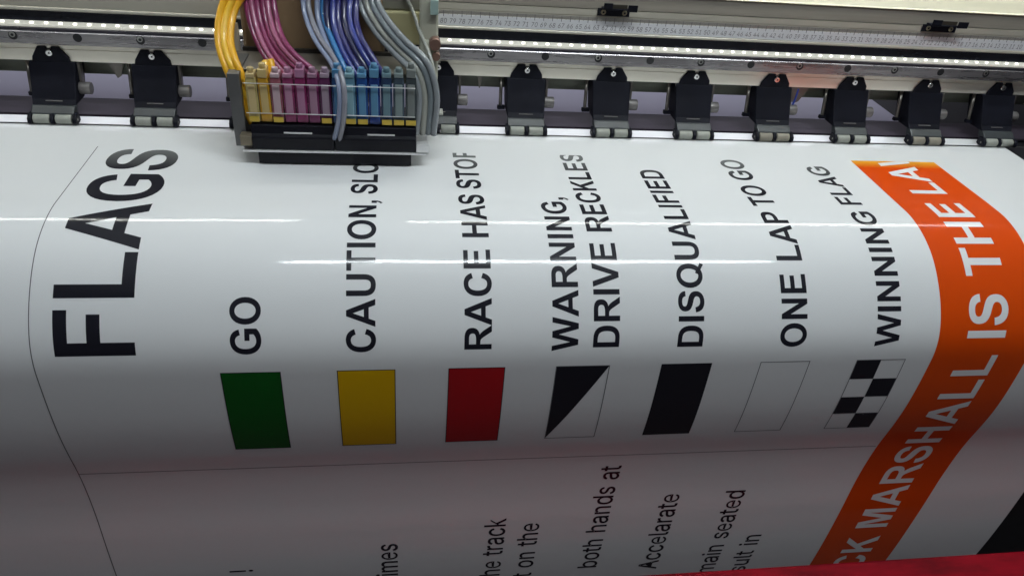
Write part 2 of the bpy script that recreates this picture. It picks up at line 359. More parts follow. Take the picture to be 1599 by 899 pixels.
LIGHT = json.loads('{"a":[389,[[[160,-9],[126,-5],[94,5],[68,22],[48,45],[35,73],[30,108],[34,138],[43,161],[58,179],[78,193],[100,203],[125,211],[152,216],[178,220],[209,224],[234,227],[252,230],[265,235],[273,243],[276,255],[276,257],[273,279],[267,297],[256,311],[240,322],[220,329],[196,331],[171,329],[149,322],[132,313],[118,301],[107,288],[100,274],[41,291],[57,322],[79,346],[104,364],[133,375],[163,382],[194,384],[215,383],[239,379],[263,372],[286,360],[306,343],[322,320],[333,290],[337,251],[337,0],[277,0],[277,52],[272,52],[264,38],[252,25],[236,12],[215,1],[190,-6]],[[170,45],[202,49],[228,59],[248,74],[263,93],[272,115],[276,138],[276,190],[270,186],[259,182],[246,179],[231,176],[216,173],[200,171],[186,169],[175,168],[154,164],[134,159],[117,150],[103,139],[95,124],[92,105],[94,87],[102,72],[114,61],[130,52],[149,47]]]],"b":[424,[[[229,-8],[198,-5],[172,4],[153,17],[138,31],[127,46],[118,59],[112,59],[112,0],[53,0],[53,509],[114,509],[114,319],[118,319],[127,331],[137,346],[152,360],[171,373],[197,381],[229,384],[274,378],[313,361],[345,332],[370,293],[385,245],[390,189],[385,133],[370,84],[346,45],[313,16],[274,-2]],[[220,47],[253,51],[279,66],[301,88],[316,117],[325,151],[328,189],[325,227],[316,261],[301,290],[280,311],[253,325],[220,330],[188,325],[161,312],[140,291],[125,263],[116,229],[113,189],[116,150],[125,115],[140,86],[162,65],[188,51]]]],"c":[396,[[[207,-8],[159,-2],[117,16],[82,46],[56,85],[40,133],[34,187],[40,243],[56,291],[82,330],[117,360],[159,378],[207,384],[234,383],[260,377],[284,368],[305,356],[324,341],[340,322],[353,301],[362,277],[303,262],[298,276],[290,289],[281,301],[270,311],[257,319],[242,325],[226,329],[207,330],[173,325],[145,310],[124,287],[108,258],[99,224],[96,187],[99,151],[108,117],[124,89],[145,66],[173,51],[207,46],[226,48],[243,52],[258,58],[271,66],[282,76],[292,89],[299,102],[304,117],[363,102],[354,78],[341,56],[325,37],[306,21],[285,9],[261,-1],[235,-6]]]],"d":[424,[[[195,-8],[151,-2],[111,16],[79,45],[55,84],[39,133],[34,189],[39,245],[55,293],[79,332],[112,361],[151,378],[196,384],[228,381],[253,373],[272,360],[287,346],[298,331],[306,319],[311,319],[311,509],[372,509],[372,0],[313,0],[313,59],[307,59],[298,46],[287,31],[272,17],[252,4],[227,-5]],[[205,47],[236,51],[263,65],[284,86],[299,115],[309,150],[312,189],[309,229],[300,263],[284,291],[263,312],[237,325],[205,330],[172,325],[145,311],[124,290],[108,261],[99,227],[96,189],[99,151],[109,117],[124,88],[145,66],[172,51]]]],"e":[404,[[[212,-8],[161,-2],[117,16],[82,46],[56,85],[40,132],[34,187],[39,242],[55,290],[81,329],[115,359],[157,378],[205,384],[236,382],[266,374],[294,361],[319,341],[341,315],[357,282],[368,242],[371,194],[371,169],[75,169],[75,221],[338,221],[310,202],[307,237],[298,269],[283,294],[263,314],[237,326],[205,330],[173,326],[146,313],[125,294],[109,270],[99,241],[96,211],[96,178],[100,139],[110,106],[128,80],[151,61],[179,50],[212,46],[234,48],[254,53],[271,61],[285,73],[297,88],[306,105],[365,91],[353,63],[335,39],[311,19],[283,4],[249,-5]]]],"h":[410,[[[114,227],[114,0],[53,0],[53,509],[114,509],[114,287],[102,287],[124,332],[152,362],[187,379],[227,384],[264,380],[295,369],[321,349],[341,321],[353,285],[357,240],[357,0],[296,0],[296,235],[290,275],[273,304],[246,323],[210,329],[184,326],[161,317],[141,303],[126,283],[117,257]]]],"i":[167,[[[53,0],[53,379],[114,379],[114,0]],[[84,443],[67,446],[54,455],[44,468],[41,483],[44,499],[54,512],[67,521],[84,524],[100,521],[114,512],[123,499],[126,483],[123,468],[114,455],[100,446]]]],"k":[381,[[[110,137],[110,212],[121,212],[284,379],[360,379],[184,199],[177,199]],[[53,0],[53,509],[114,509],[114,0]],[[294,0],[148,186],[191,229],[372,0]]]],"l":[189,[[[139,-2],[101,3],[74,20],[58,47],[53,84],[53,509],[114,509],[114,99],[115,77],[120,62],[130,54],[146,52],[154,52],[160,53],[165,53],[170,54],[181,3],[172,1],[162,-1],[151,-2]]]],"m":[610,[[[53,0],[53,379],[112,379],[112,295],[108,295],[118,323],[132,346],[151,363],[172,376],[195,384],[219,386],[257,380],[287,361],[309,331],[321,295],[312,295],[322,321],[337,343],[357,361],[381,375],[407,383],[437,386],[468,383],[497,372],[522,354],[541,328],[553,296],[557,255],[557,0],[496,0],[496,254],[490,289],[473,313],[447,326],[419,330],[395,328],[374,320],[358,307],[345,290],[338,270],[335,247],[335,0],[274,0],[274,260],[269,288],[253,311],[229,326],[199,330],[178,328],[158,320],[140,307],[126,289],[117,266],[114,238],[114,0]]]],"n":[410,[[[114,227],[114,0],[53,0],[53,379],[112,379],[112,287],[102,287],[124,332],[152,362],[187,379],[227,384],[264,380],[295,369],[321,349],[341,321],[353,285],[357,240],[357,0],[296,0],[296,235],[290,275],[273,304],[246,323],[210,329],[184,326],[161,317],[141,303],[126,283],[117,257]]]],"o":[415,[[[207,-8],[159,-2],[117,16],[82,46],[56,85],[40,133],[34,187],[40,243],[56,291],[82,330],[117,360],[159,378],[207,384],[256,378],[299,360],[333,330],[359,291],[376,243],[381,187],[376,133],[359,85],[333,46],[299,16],[256,-2]],[[207,46],[242,51],[270,66],[292,89],[307,117],[316,151],[319,187],[316,224],[307,258],[292,287],[270,310],[242,325],[207,330],[173,325],[145,310],[124,287],[108,258],[99,224],[96,187],[99,151],[108,117],[124,89],[145,66],[173,51]]]],"r":[259,[[[53,0],[53,379],[112,379],[112,321],[115,321],[130,347],[152,367],[181,380],[213,385],[221,385],[229,384],[237,384],[243,384],[243,322],[239,323],[230,324],[219,325],[207,326],[182,323],[159,315],[140,301],[126,284],[117,262],[114,237],[114,0]]]],"s":[365,[[[182,-8],[145,-5],[112,3],[84,18],[62,38],[45,63],[36,94],[94,107],[105,79],[124,60],[150,49],[181,45],[217,50],[244,62],[262,81],[268,103],[265,121],[254,136],[237,147],[212,155],[149,170],[104,186],[72,208],[53,237],[47,274],[51,305],[65,332],[87,354],[115,370],[149,381],[187,384],[223,381],[254,372],[279,358],[299,339],[314,316],[324,290],[268,277],[258,298],[243,316],[219,328],[187,333],[156,329],[131,317],[114,299],[109,277],[112,258],[124,243],[144,232],[172,223],[229,209],[275,194],[306,171],[325,142],[331,107],[326,75],[312,47],[290,24],[260,6],[223,-5]]]],"t":[227,[[[204,379],[204,327],[6,327],[6,379]],[[65,471],[126,471],[126,98],[128,76],[136,61],[150,53],[170,50],[177,50],[185,51],[194,52],[202,54],[213,2],[203,-1],[192,-3],[180,-4],[168,-4],[125,2],[92,21],[72,52],[65,93]]]],"u":[410,[[[182,-5],[146,-1],[115,11],[89,31],[69,59],[57,95],[53,139],[53,379],[114,379],[114,144],[119,105],[137,75],[164,56],[200,50],[226,53],[249,62],[268,77],[283,97],[293,122],[296,153],[296,379],[357,379],[357,0],[298,0],[298,92],[307,92],[286,47],[257,17],[222,0]]]],"!":[196,[[[67,160],[63,509],[132,509],[128,160]],[[98,-4],[81,-1],[66,9],[56,24],[52,41],[56,58],[66,73],[81,83],[98,86],[116,83],[130,73],[140,58],[143,41],[140,24],[130,9],[116,-1]]]],"A":[480,[[[16,0],[201,509],[276,509],[463,0],[395,0],[287,302],[276,334],[264,372],[250,420],[232,478],[245,478],[228,419],[213,371],[201,333],[191,302],[85,0]],[[110,142],[110,199],[370,199],[370,142]]]],"0":[453,[[[227,-7],[174,1],[130,24],[95,62],[69,113],[53,178],[48,254],[53,330],[69,395],[95,447],[130,484],[174,508],[227,516],[279,508],[323,484],[358,447],[384,395],[400,330],[405,254],[400,178],[384,113],[359,62],[323,24],[279,1]],[[227,50],[261,56],[290,74],[313,103],[330,144],[340,194],[344,254],[340,314],[330,365],[313,405],[290,435],[261,453],[227,460],[192,453],[163,435],[140,405],[123,365],[113,314],[109,254],[113,194],[123,144],[140,103],[163,74],[192,56]]]],"1":[453,[[[76,0],[76,55],[391,55],[391,0]],[[276,509],[276,0],[212,0],[212,448],[209,448],[86,358],[86,427],[198,509]]]],"2":[453,[[[64,0],[64,47],[234,229],[261,257],[282,282],[299,305],[311,327],[318,348],[320,371],[317,397],[308,419],[293,436],[273,449],[250,457],[224,460],[196,457],[172,447],[153,433],[139,413],[130,390],[127,362],[66,362],[71,405],[86,442],[111,473],[143,496],[182,511],[225,516],[268,511],[306,497],[337,474],[361,445],[376,411],[381,372],[378,345],[371,318],[357,290],[336,259],[306,223],[267,180],[153,60],[153,57],[389,57],[389,0]]]],"3":[453,[[[218,-7],[173,-3],[133,10],[98,30],[70,57],[52,91],[44,132],[109,132],[115,107],[126,87],[144,71],[165,59],[191,52],[219,50],[248,53],[275,61],[297,74],[315,93],[325,116],[329,145],[326,172],[316,196],[299,217],[275,234],[242,244],[201,248],[157,248],[157,299],[288,448],[288,452],[70,452],[70,509],[372,509],[372,461],[211,278],[211,289],[264,288],[308,276],[344,253],[371,222],[387,186],[393,145],[387,103],[370,66],[344,36],[309,12],[266,-2]]]],"4":[453,[[[40,105],[40,158],[247,509],[311,509],[109,166],[109,163],[413,163],[413,105]],[[282,0],[282,121],[282,146],[282,318],[343,318],[343,0]]]],"5":[453,[[[221,-7],[178,-2],[140,11],[108,32],[83,60],[66,93],[60,130],[122,130],[127,108],[138,89],[154,73],[173,60],[196,52],[221,50],[250,53],[276,64],[298,82],[314,104],[324,131],[328,162],[324,193],[314,221],[297,244],[275,262],[248,273],[218,277],[192,275],[167,268],[145,258],[128,246],[67,253],[96,509],[366,509],[366,452],[151,452],[134,301],[136,301],[155,315],[178,325],[203,331],[229,334],[263,330],[294,321],[321,306],[345,285],[364,260],[379,231],[388,199],[391,163],[385,117],[369,76],[343,41],[309,15],[268,-1]]]],"6":[453,[[[226,-7],[182,-1],[142,15],[109,40],[84,74],[69,115],[64,162],[68,199],[80,239],[102,285],[137,340],[252,509],[322,509],[151,261],[145,261],[154,275],[165,288],[179,299],[196,307],[214,312],[235,314],[278,309],[316,295],[346,271],[370,240],[384,201],[389,157],[384,112],[368,73],[343,39],[310,14],[271,-2]],[[226,48],[254,52],[279,63],[299,79],[314,101],[324,128],[327,157],[324,187],[314,213],[299,235],[279,251],[254,262],[226,265],[198,262],[174,252],[153,235],[138,214],[128,188],[125,158],[128,128],[138,102],[153,79],[174,63],[198,52]]]],"7":[453,[[[97,0],[323,448],[323,452],[62,452],[62,509],[391,509],[391,449],[165,0]]]],"8":[453,[[[226,-7],[178,-2],[136,11],[101,33],[74,62],[57,96],[52,135],[55,166],[65,195],[81,220],[101,241],[125,256],[153,265],[153,267],[119,282],[93,308],[76,342],[70,380],[75,417],[90,450],[114,477],[146,498],[184,511],[226,516],[269,511],[306,498],[337,477],[361,450],[377,417],[382,380],[376,342],[359,308],[333,282],[300,267],[300,265],[327,256],[351,241],[372,220],[387,195],[397,166],[401,135],[395,96],[378,62],[352,33],[317,11],[275,-2]],[[226,49],[258,52],[285,60],[307,74],[323,91],[333,113],[337,139],[333,165],[322,189],[305,208],[283,223],[256,232],[226,235],[196,232],[169,223],[147,208],[130,189],[119,165],[115,139],[119,113],[129,91],[145,74],[167,60],[195,52]],[[226,290],[252,292],[274,300],[293,313],[307,330],[316,351],[319,376],[316,399],[308,420],[294,437],[275,449],[252,457],[226,460],[200,457],[177,449],[159,437],[145,420],[136,399],[133,376],[136,351],[145,330],[159,313],[178,300],[201,292]]]],"9":[453,[[[226,516],[271,510],[310,494],[343,468],[368,434],[384,393],[389,347],[385,309],[373,270],[350,224],[315,168],[200,0],[130,0],[301,248],[307,248],[299,234],[287,221],[273,210],[257,202],[238,196],[218,195],[175,199],[137,214],[106,237],[83,269],[68,307],[64,352],[69,397],[85,436],[110,469],[143,494],[182,510]],[[226,460],[199,457],[174,446],[154,429],[138,407],[129,381],[125,352],[129,322],[138,295],[154,274],[174,257],[199,247],[226,243],[254,247],[279,257],[299,273],[314,295],[324,321],[327,350],[324,381],[314,407],[299,429],[279,446],[254,457]]]]}')
def is_in(p, q):
    x, y = p; c = False
    for (x1, y1), (x2, y2) in zip(q, q[1:]+q[:1]):
        if (y1 > y) != (y2 > y) and x < (x2-x1)*(y-y1)/(y2-y1)+x1: c = not c
    return c
def fatten(l, d):
    n = len(l); out = []
    for i in range(n):
        (x0, y0), (x1, y1), (x2, y2) = l[i-1], l[i], l[(i+1) % n]
        a = Vector((y1-y0, x0-x1)); b = Vector((y2-y1, x1-x2))
        if a.length < 1e-6 or b.length < 1e-6: out.append(l[i]); continue
        a.normalize(); b.normalize(); m_ = a+b
        if m_.length < .3: out.append(l[i]); continue
        m_.normalize(); k = min(1.6, 1/max(.4, m_.dot(a)))
        out.append((x1+m_.x*d*k, y1+m_.y*d*k))
    return out
def light_polys(ch, fat=0):
    adv, loops = LIGHT[ch]; loops = [[tuple(p) for p in l] for l in loops]
    if fat:
        new = []
        for li, l in enumerate(loops):
            hole = any(is_in(l[0], o) for oi, o in enumerate(loops) if oi != li)
            area_ = sum(p[0]*q[1]-q[0]*p[1] for p, q in zip(l, l[1:]+l[:1]))
            if area_ < 0: l = l[::-1]
            new.append(fatten(l, -fat if hole else fat))
        loops = new
    outs = [l for l in loops if not any(is_in(l[0], o) for o in loops if o is not l)]
    res = [[o] + [l for l in loops if l is not o and is_in(l[0], o)] for o in outs]
    return adv/1000, res
def bold_line(name, text, xcap, xbase, s0, em, m, off=.004, label=None, smax=None, track=0.):
    """reading direction = feed direction; capitals run from xbase (feet) to xcap (tops)"""
    k = (xbase-xcap)/1466; p = 0; polys = []
    for ch in text:
        adv, ps = G[ch]
        for loops in ps:
            q = [[(xbase-v*k, s0+(p+u/2048)*em) for u, v in l] for l in loops]
            if smax is not None and max(b for l in q for a, b in l) > smax:
                q = clip(q, smax)
            if q: polys.append(q)
        p += adv+track
    return print_on(name, polys, m, off, label)
def clip(loops, smax):
    out = []
    for l in loops:
        r = []
        for a, b in zip(l, l[1:]+l[:1]):
            if a[1] <= smax: r.append(a)
            if (a[1] <= smax) != (b[1] <= smax):
                t = (smax-a[1])/(b[1]-a[1]); r.append((a[0]+t*(b[0]-a[0]), smax))
        if len(r) > 2: out.append(r)
    return out
def light_line(name, text, xasc, xbase, s_end, em, m, label=None, off=.004, squash=1.):
    """light small text; its right-hand end sits at s_end"""
    asc = .524; k = (xbase-xasc)/asc
    w_ = sum((LIGHT[c][0]/1000 if c != ' ' else .27) for c in text)*squash*em
    p = 0; polys = []
    for ch in text:
        if ch == ' ': p += .25; continue
        adv, ps = light_polys(ch, 0 if ch == 'e' else 7)
        for loops in ps:
            polys.append([[(xbase-v/1000*k, p+u/1000) for u, v in l] for l in loops])
        p += adv
    q = [[[(a, s_end-(p-b)*em) for a, b in l] for l in loops] for loops in polys]
    return print_on(name, q, m, off, label)

# headline and the seven flag lines
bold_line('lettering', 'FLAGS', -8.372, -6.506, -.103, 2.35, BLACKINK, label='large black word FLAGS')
FL = [('GO', -4.25, -3.51, 0., 1.0), ('CAUTION, SLOW', -1.40, -.66, 0., 1.0), ('RACE HAS STOPPED', 1.636, 2.358, 0., 1.0),
      ('WARNING,', 3.98, 4.70, -.02, 1.0), ('DRIVE RECKLESS', 5.11, 5.84, 0., 1.0),
      ('DISQUALIFIED', 7.49, 8.22, -.03, 1.0), ('ONE LAP TO GO', 10.49, 11.26, -.06, 1.0), ('WINNING FLAG', 13.399, 14.131, -.056, 1.018)]
for t_, a, b, s0, em in FL:
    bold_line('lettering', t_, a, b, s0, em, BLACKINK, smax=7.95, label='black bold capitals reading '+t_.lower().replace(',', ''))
# flag swatches
SB, ST = -3.427, -.5095
XF = [(-4.571, -3.097), (-1.66, -.173), (1.246, 2.75), (4.155, 5.664), (7.143, 8.619), (10.065, 11.571), (13.016, 14.559)]
def rect(x0, x1, s0, s1): return [(x0, s0), (x1, s0), (x1, s1), (x0, s1)]
def frame(x0, x1, s0, s1, w_): return [rect(x0, x1, s0, s1), rect(x0+w_, x1-w_, s0+w_, s1-w_)]
LW = .022
for i, (m, lb) in enumerate([(GREEN, 'green printed flag'), (YELLOW, 'yellow printed flag'), (RED, 'red printed flag')]):
    x0, x1 = XF[i]; print_on('printed_flag', [[rect(x0, x1, SB, ST)]], m, label=lb)
    print_on('flag_outline', [frame(x0-LW/2, x1+LW/2, SB-LW/2, ST+LW/2, LW)], TEXTINK, .006)
x0, x1 = XF[3]
print_on('printed_flag', [[[(x0, SB), (x1, ST), (x0, ST)]]], BLACKINK, label='flag split diagonally into black and white')
print_on('flag_outline', [frame(x0, x1, SB, ST, LW)], HAIR, .006)
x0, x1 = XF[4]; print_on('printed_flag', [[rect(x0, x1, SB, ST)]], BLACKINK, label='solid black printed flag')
x0, x1 = XF[5]; print_on('printed_flag', [frame(x0, x1, SB, ST, LW)], HAIR, label='empty white flag with hairline outline')
x0, x1 = XF[6]; xm = (x0+x1)/2; q = []
for k in range(4):
    a = ST-(ST-SB)*k/4; b = ST-(ST-SB)*(k+1)/4
    q.append([rect(x0, xm, b+.001, a-.001)] if k % 2 == 0 else [rect(xm, x1, b+.001, a-.001)])
print_on('printed_flag', q, BLACKINK, label='black and white chequered printed flag')
print_on('flag_outline', [frame(x0, x1, SB, ST, LW)], HAIR, .006)
# trim lines
XL = -8.90
print_on('hairline', [[[(XL-.012, 7.9), (XL+.012, 7.9), (XL+.012, 0), (XL+.004, -4), (XL-.10, -10), (XL-.17, -13), (XL-.20, -13), (XL-.13, -10), (XL-.02, -4), (XL-.012, 0)]]], HAIR)
print_on('hairline', [[[(XL, -4.36), (15.3, -4.505), (15.3, -4.53), (XL, -4.385)]]], HAIR)
# orange band, its white lettering
BL, BR = 15.341, 18.534
band = [(BL+.03, 7.99), (BL, 3), (BL+.06, -.5), (BL+.02, -4), (BL, -6.5), (BL-.02, -10), (BL-.05, -13), (BR-.10, -13), (BR-.03, -9), (BR+.05, -6), (BR+.06, -3), (BR+.02, 0), (BR, 3), (BR+.04, 5), (BR+.0, 7.99)]
print_on('orange_band', [[band]], ORANGE, label='orange printed band')
bold_line('band_lettering', 'TRACK MARSHALL IS THE LAW', 16.29, 17.53, -15.0, 1.557, ink('unprinted_white', (.80, .80, .80)), off=.009, smax=7.97, label='white capitals on the orange band')
# rules text
light_line('rules_text', 'both hands at', 6.14, 6.83, -5.00, 1.21, TEXTINK)
light_line('rules_text', 'Accelarate', 8.42, 9.13, -6.58, 1.21, TEXTINK)
light_line('rules_text', 'main seated', 10.72, 11.42, -6.53, 1.21, TEXTINK)
light_line('rules_text', 'result in', 12.0, 12.70, -9.02, 1.21, TEXTINK)
light_line('rules_text', 'times', -.89, -.17, -8.42, 1.21, TEXTINK)
light_line('rules_text', 'the track', 2.64, 3.36, -7.42, 1.21, TEXTINK)
light_line('rules_text', 'it on the', 3.80, 4.50, -7.72, 1.21, TEXTINK)
light_line('rules_text', '!', -5.59, -4.85, -9.38, 1.05, TEXTINK)

# ------------------------------------------------------------------ the printer
YB = 24.6                     # front face of the beam
XA, XB = -24.0, 36.0
printer = empty('wide_format_printer', (5, 22, -Z0/E))
tag(printer, 'large format inkjet printer with cream beam, steel rail and row of pinch rollers', 'printer')
def part(name, bm, m, label=None, parent=None, **k): return make(name, bm, m, parent or printer, label, **k)
# platen and front apron following the sheet
pr = []
for i in range(0, len(NS), 3):
    s = NS[i]
    if s > 10.0: break
    pr.append(surf(s, -.14))
pr += [(31.0, -.14), (31.0, -6), (20, -8), (19.5, -17.5)]
bm = bmesh.new(); prism_x(bm, pr, XA+1, XB-1); part('platen', bm, PLATEN)
bm = bmesh.new(); box(bm, XA+3, XA+6, 19, 25, -Z0/E+.01, -6); part('stand', bm, PLATEN)
bm = bmesh.new(); box(bm, XB-6, XB-3, 19, 25, -Z0/E+.01, -6); part('stand', bm, PLATEN)
# beam
bm = bmesh.new(); prism_x(bm, [(YB, 1.65), (YB, 2.01), (YB+.03, 2.015), (YB+.03, 2.03), (YB, 2.035), (YB, 2.20), (YB+1.3, 2.20), (YB+1.3, 1.65)], XA, XB)
part('beam_flange', bm, CREAM)
bm = bmesh.new(); box(bm, XA, XB, YB+1.302, YB+2.0, 1.75, 4.4); part('beam_core', bm, mat('beam_core_grey', (.20, .19, .17), .5))
bm = bmesh.new(); prism_x(bm, [(YB+.62, 1.598), (YB+.62, 1.22), (YB+.78, 1.22), (YB+.78, 1.0), (YB+.95, 1.0), (YB+.95, 1.598)], XA, XB)
part('under_bar', bm, UNDERBAR)
for px_, w2, dz in ((187, .28, .35), (749, .10, .32), (1250, .45, .42)):
    x_, _ = at(px_, 125, YB+.5)
    bm = bmesh.new(); prism_y(bm, [(x_-w2, 1.59), (x_+w2, 1.59), (x_+w2*.3, 1.59-dz*1.5), (x_-w2*.1, 1.59-dz*1.7)], YB+.45, YB+.55)
    part('gusset', bm, ARM)
# guide rail with chamfers and holes
yr = YB-.25
bm = bmesh.new(); prism_x(bm, [(YB-.002, 2.202), (yr+.08, 2.202), (yr+.03, 2.24), (yr+.03, 2.32), (yr, 2.35), (yr, 2.59), (yr+.03, 2.62), (yr+.03, 2.68), (yr+.05, 2.73), (YB-.002, 2.73)], XA, XB)
rail = part('guide_rail', bm, RAIL)
bm = bmesh.new(); prism_x(bm, [(yr+.026, 2.615), (yr+.026, 2.70), (yr+.035, 2.70), (yr+.035, 2.615)], XA, XB); part('rail_groove', bm, RAILDARK, parent=rail)
hx0, _ = at(767, 85, yr); hx1, _ = at(1534, 128, yr)
pitch = (hx1-hx0)/10.0
zh = 2.47
for k in range(-13, 14):
    x_ = hx0+pitch*k
    if not XA < x_ < XB: continue
    bm = bmesh.new(); cyl(bm, (x_, yr-.004, zh), (x_, yr-.001, zh), .128, 20); part('bolt_hole', bm, HOLE, parent=rail)
    if k % 2 == 0:
        bm = bmesh.new(); cyl(bm, (x_-.015, yr-.012, zh+.03), (x_-.015, yr-.0045, zh+.03), .080, 16, r1=.085)
        part('bolt', bm, BOLT, parent=rail)
        bm = bmesh.new(); cyl(bm, (x_-.010, yr-.016, zh+.02), (x_-.010, yr-.0125, zh+.02), .048, 6); part('bolt_socket', bm, HOLE, parent=rail)
# black channel above the rail
bm = bmesh.new(); box(bm, XA, XB, YB-.05, YB+.5, 2.732, 3.20); part('belt_channel', bm, BANDBLACK)
# LED strip lying in a tilted aluminium channel on the rail
bm = bmesh.new(); prism_x(bm, [(yr+.05, 2.733), (yr+.04, 2.74), (yr+.04, 2.80), (yr+.055, 2.80), (yr+.06, 2.765), (YB-.070, 2.875), (YB-.052, 2.875), (YB-.052, 2.733)], XA, XB)
strip = part('led_strip', bm, STRIP)
lx0, _ = at(25, 37, yr+.2); lx1, _ = at(297, 51, yr+.2)
lp = (at(186*.999, 45, yr+.2)[0]-at(6, 35.5, yr+.2)[0])/8.0
k0 = at(6, 35.5, yr+.2)[0]
n_led = 0
for k in range(-3, 97):
    x_ = k0+lp*k
    if x_ > 27: break
    bm = bmesh.new()
    yl, zl = yr+.14, 2.83
    d_ = Vector((0, YB-.070-yr-.065, .115)).normalized(); n_ = Vector((0, -d_.z, d_.y))
    c_ = Vector((0, yl, zl))+n_*.012
    pr_ = [(p.y, p.z) for p in (c_-d_*.022-n_*.02, c_-d_*.022+n_*.012, c_+d_*.022+n_*.012, c_+d_*.022-n_*.02)]
    prism_x(bm, pr_, x_-.045, x_+.045); part('led', bm, LEDM, parent=strip); n_led += 1
# cover plate, ruler and top
yc = YB-.15
bm = bmesh.new(); prism_x(bm, [(yc, 3.205), (yc-.03, 3.22), (yc-.03, 3.295), (yc, 3.31), (yc, 3.80), (yc+.02, 3.805), (yc+.02, 3.82), (yc, 3.825), (yc, 4.01), (yc+.6, 4.01), (yc+.6, 3.205)], XA, XB)
part('cover_plate', bm, CREAM2)
bm = bmesh.new(); prism_x(bm, [(yc-.032, 3.245), (yc-.036, 3.25), (yc-.036, 3.285), (yc-.032, 3.29)], XA, XB); part('edge_trim', bm, BRIGHT)
def build_top():
    a = 4.02
    bm = bmesh.new(); prism_x(bm, [(yc+.05, a), (yc+.01, a+.02), (yc+.12, 4.46), (yc+.15, 4.48), (yc+.6, 4.48), (yc+.6, a)], XA, XB); part('upper_plate', bm, GREYPLATE)
    bm = bmesh.new(); prism_x(bm, [(yc+.10, 4.482), (yc+.07, 4.51), (yc+.12, 4.55), (yc+1.6, 4.95), (yc+2.4, 4.95), (yc+2.4, 4.482)], XA, XB); part('top_cover', bm, mat('pale_top_cover', (.62, .585, .45), .35, metal=.2, var=.08, vscale=(3, 40, 40)))
build_top()
def rx(n): return 24.88-.2938*n + 0.0
KR = 1-(.15/24.6)
def rulx(n): return rx(n)*KR
bm = bmesh.new(); box(bm, rulx(81.4), rulx(-6), yc-.016, yc-.002, 3.315, 3.66); ruler = part('ruler', bm, TAPE, 'white centimetre ruler tape')
bm = bmesh.new()
yt = yc-.020
for n in range(0, 82):
    for mm in range(10):
        x_ = rulx(n+mm/10)
        if mm == 0: h0 = 3.59
        elif mm == 5: h0 = 3.65
        else: h0 = 3.68
        wd = .010 if mm == 0 else .006
        box(bm, x_-wd, x_+wd, yt, yt+.003, h0, 3.78)
    s_ = str(n); tw = sum(LIGHT[c][0] for c in s_)/1000*.25
    p_ = rulx(n)-tw/2
    for c in s_:
        adv, ps = light_polys(c)
        for loops in ps:
            pts = [p for l in loops for p in l]
            vs = [bm.verts.new((p_+u/1000*.25+ v/1000*.03, yt, 3.385+v/1000*.29)) for u, v in pts]
            for tri in tessellate_polygon([[Vector((p[0], p[1], 0)) for p in l] for l in loops]):
                try: bm.faces.new([vs[i] for i in tri])
                except ValueError: pass
        p_ += adv*.25
part('scale_marks', bm, MARK, parent=ruler)
# two folded black brackets on the upper plate
def bracket(px0, px1, py0, py1):
    x0, zt = at(px0, py0, yc-.2); x1, _ = at(px1, py0, yc-.2); zb = 3.70+.02; 
    xw = x1-x0
    cx = (x0+x1)/2
    root_bm = bmesh.new(); box(root_bm, x0, x1-.12*xw, yc-.05, yc-.018, 3.84, 4.08)
    b = part('cable_bracket', root_bm, BLACKMETAL, 'folded black bracket with two brass-ringed screws', bevel=.01)
    bm = bmesh.new(); prism_x(bm, [(yc-.05, 4.03), (yc-.30, 4.10), (yc-.30, 4.13), (yc-.05, 4.14), (yc+.02, 4.12), (yc+.0, 4.03)], x0+.10*xw, x1-.22*xw)
    prism_x(bm, [(yc-.30, 4.10), (yc-.30, 4.30), (yc-.27, 4.30), (yc-.27, 4.10)], x0+.10*xw, x0+.34*xw); 
    prism_x(bm, [(yc-.30, 4.06), (yc-.30, 4.27), (yc-.27, 4.27), (yc-.27, 4.06)], x1-.24*xw, x1+.02*xw)
    part('bracket_clip', bm, BLACKMETAL, parent=b, bevel=.008)
    bm = bmesh.new(); box(bm, x0+.34*xw, x1-.26*xw, yc-.26, yc-.22, 4.14, 4.26); part('bracket_window', bm, mat('smoky_insert', (.05, .045, .035), .2), parent=b)
    for q in (.16, .74):
        bm = bmesh.new(); cyl(bm, (x0+q*xw, yc-.075, 3.96), (x0+q*xw, yc-.052, 3.96), .075, 16, r1=.085); s_ = part('screw', bm, mat('brass_ring', (.62, .55, .36), .3, metal=1), parent=b)
        bm = bmesh.new(); cyl(bm, (x0+q*xw, yc-.080, 3.96), (x0+q*xw, yc-.076, 3.96), .036, 6); part('screw_socket', bm, HOLE, parent=b)
bracket(937, 995, 5, 31)
bracket(1450, 1512, 30, 53)

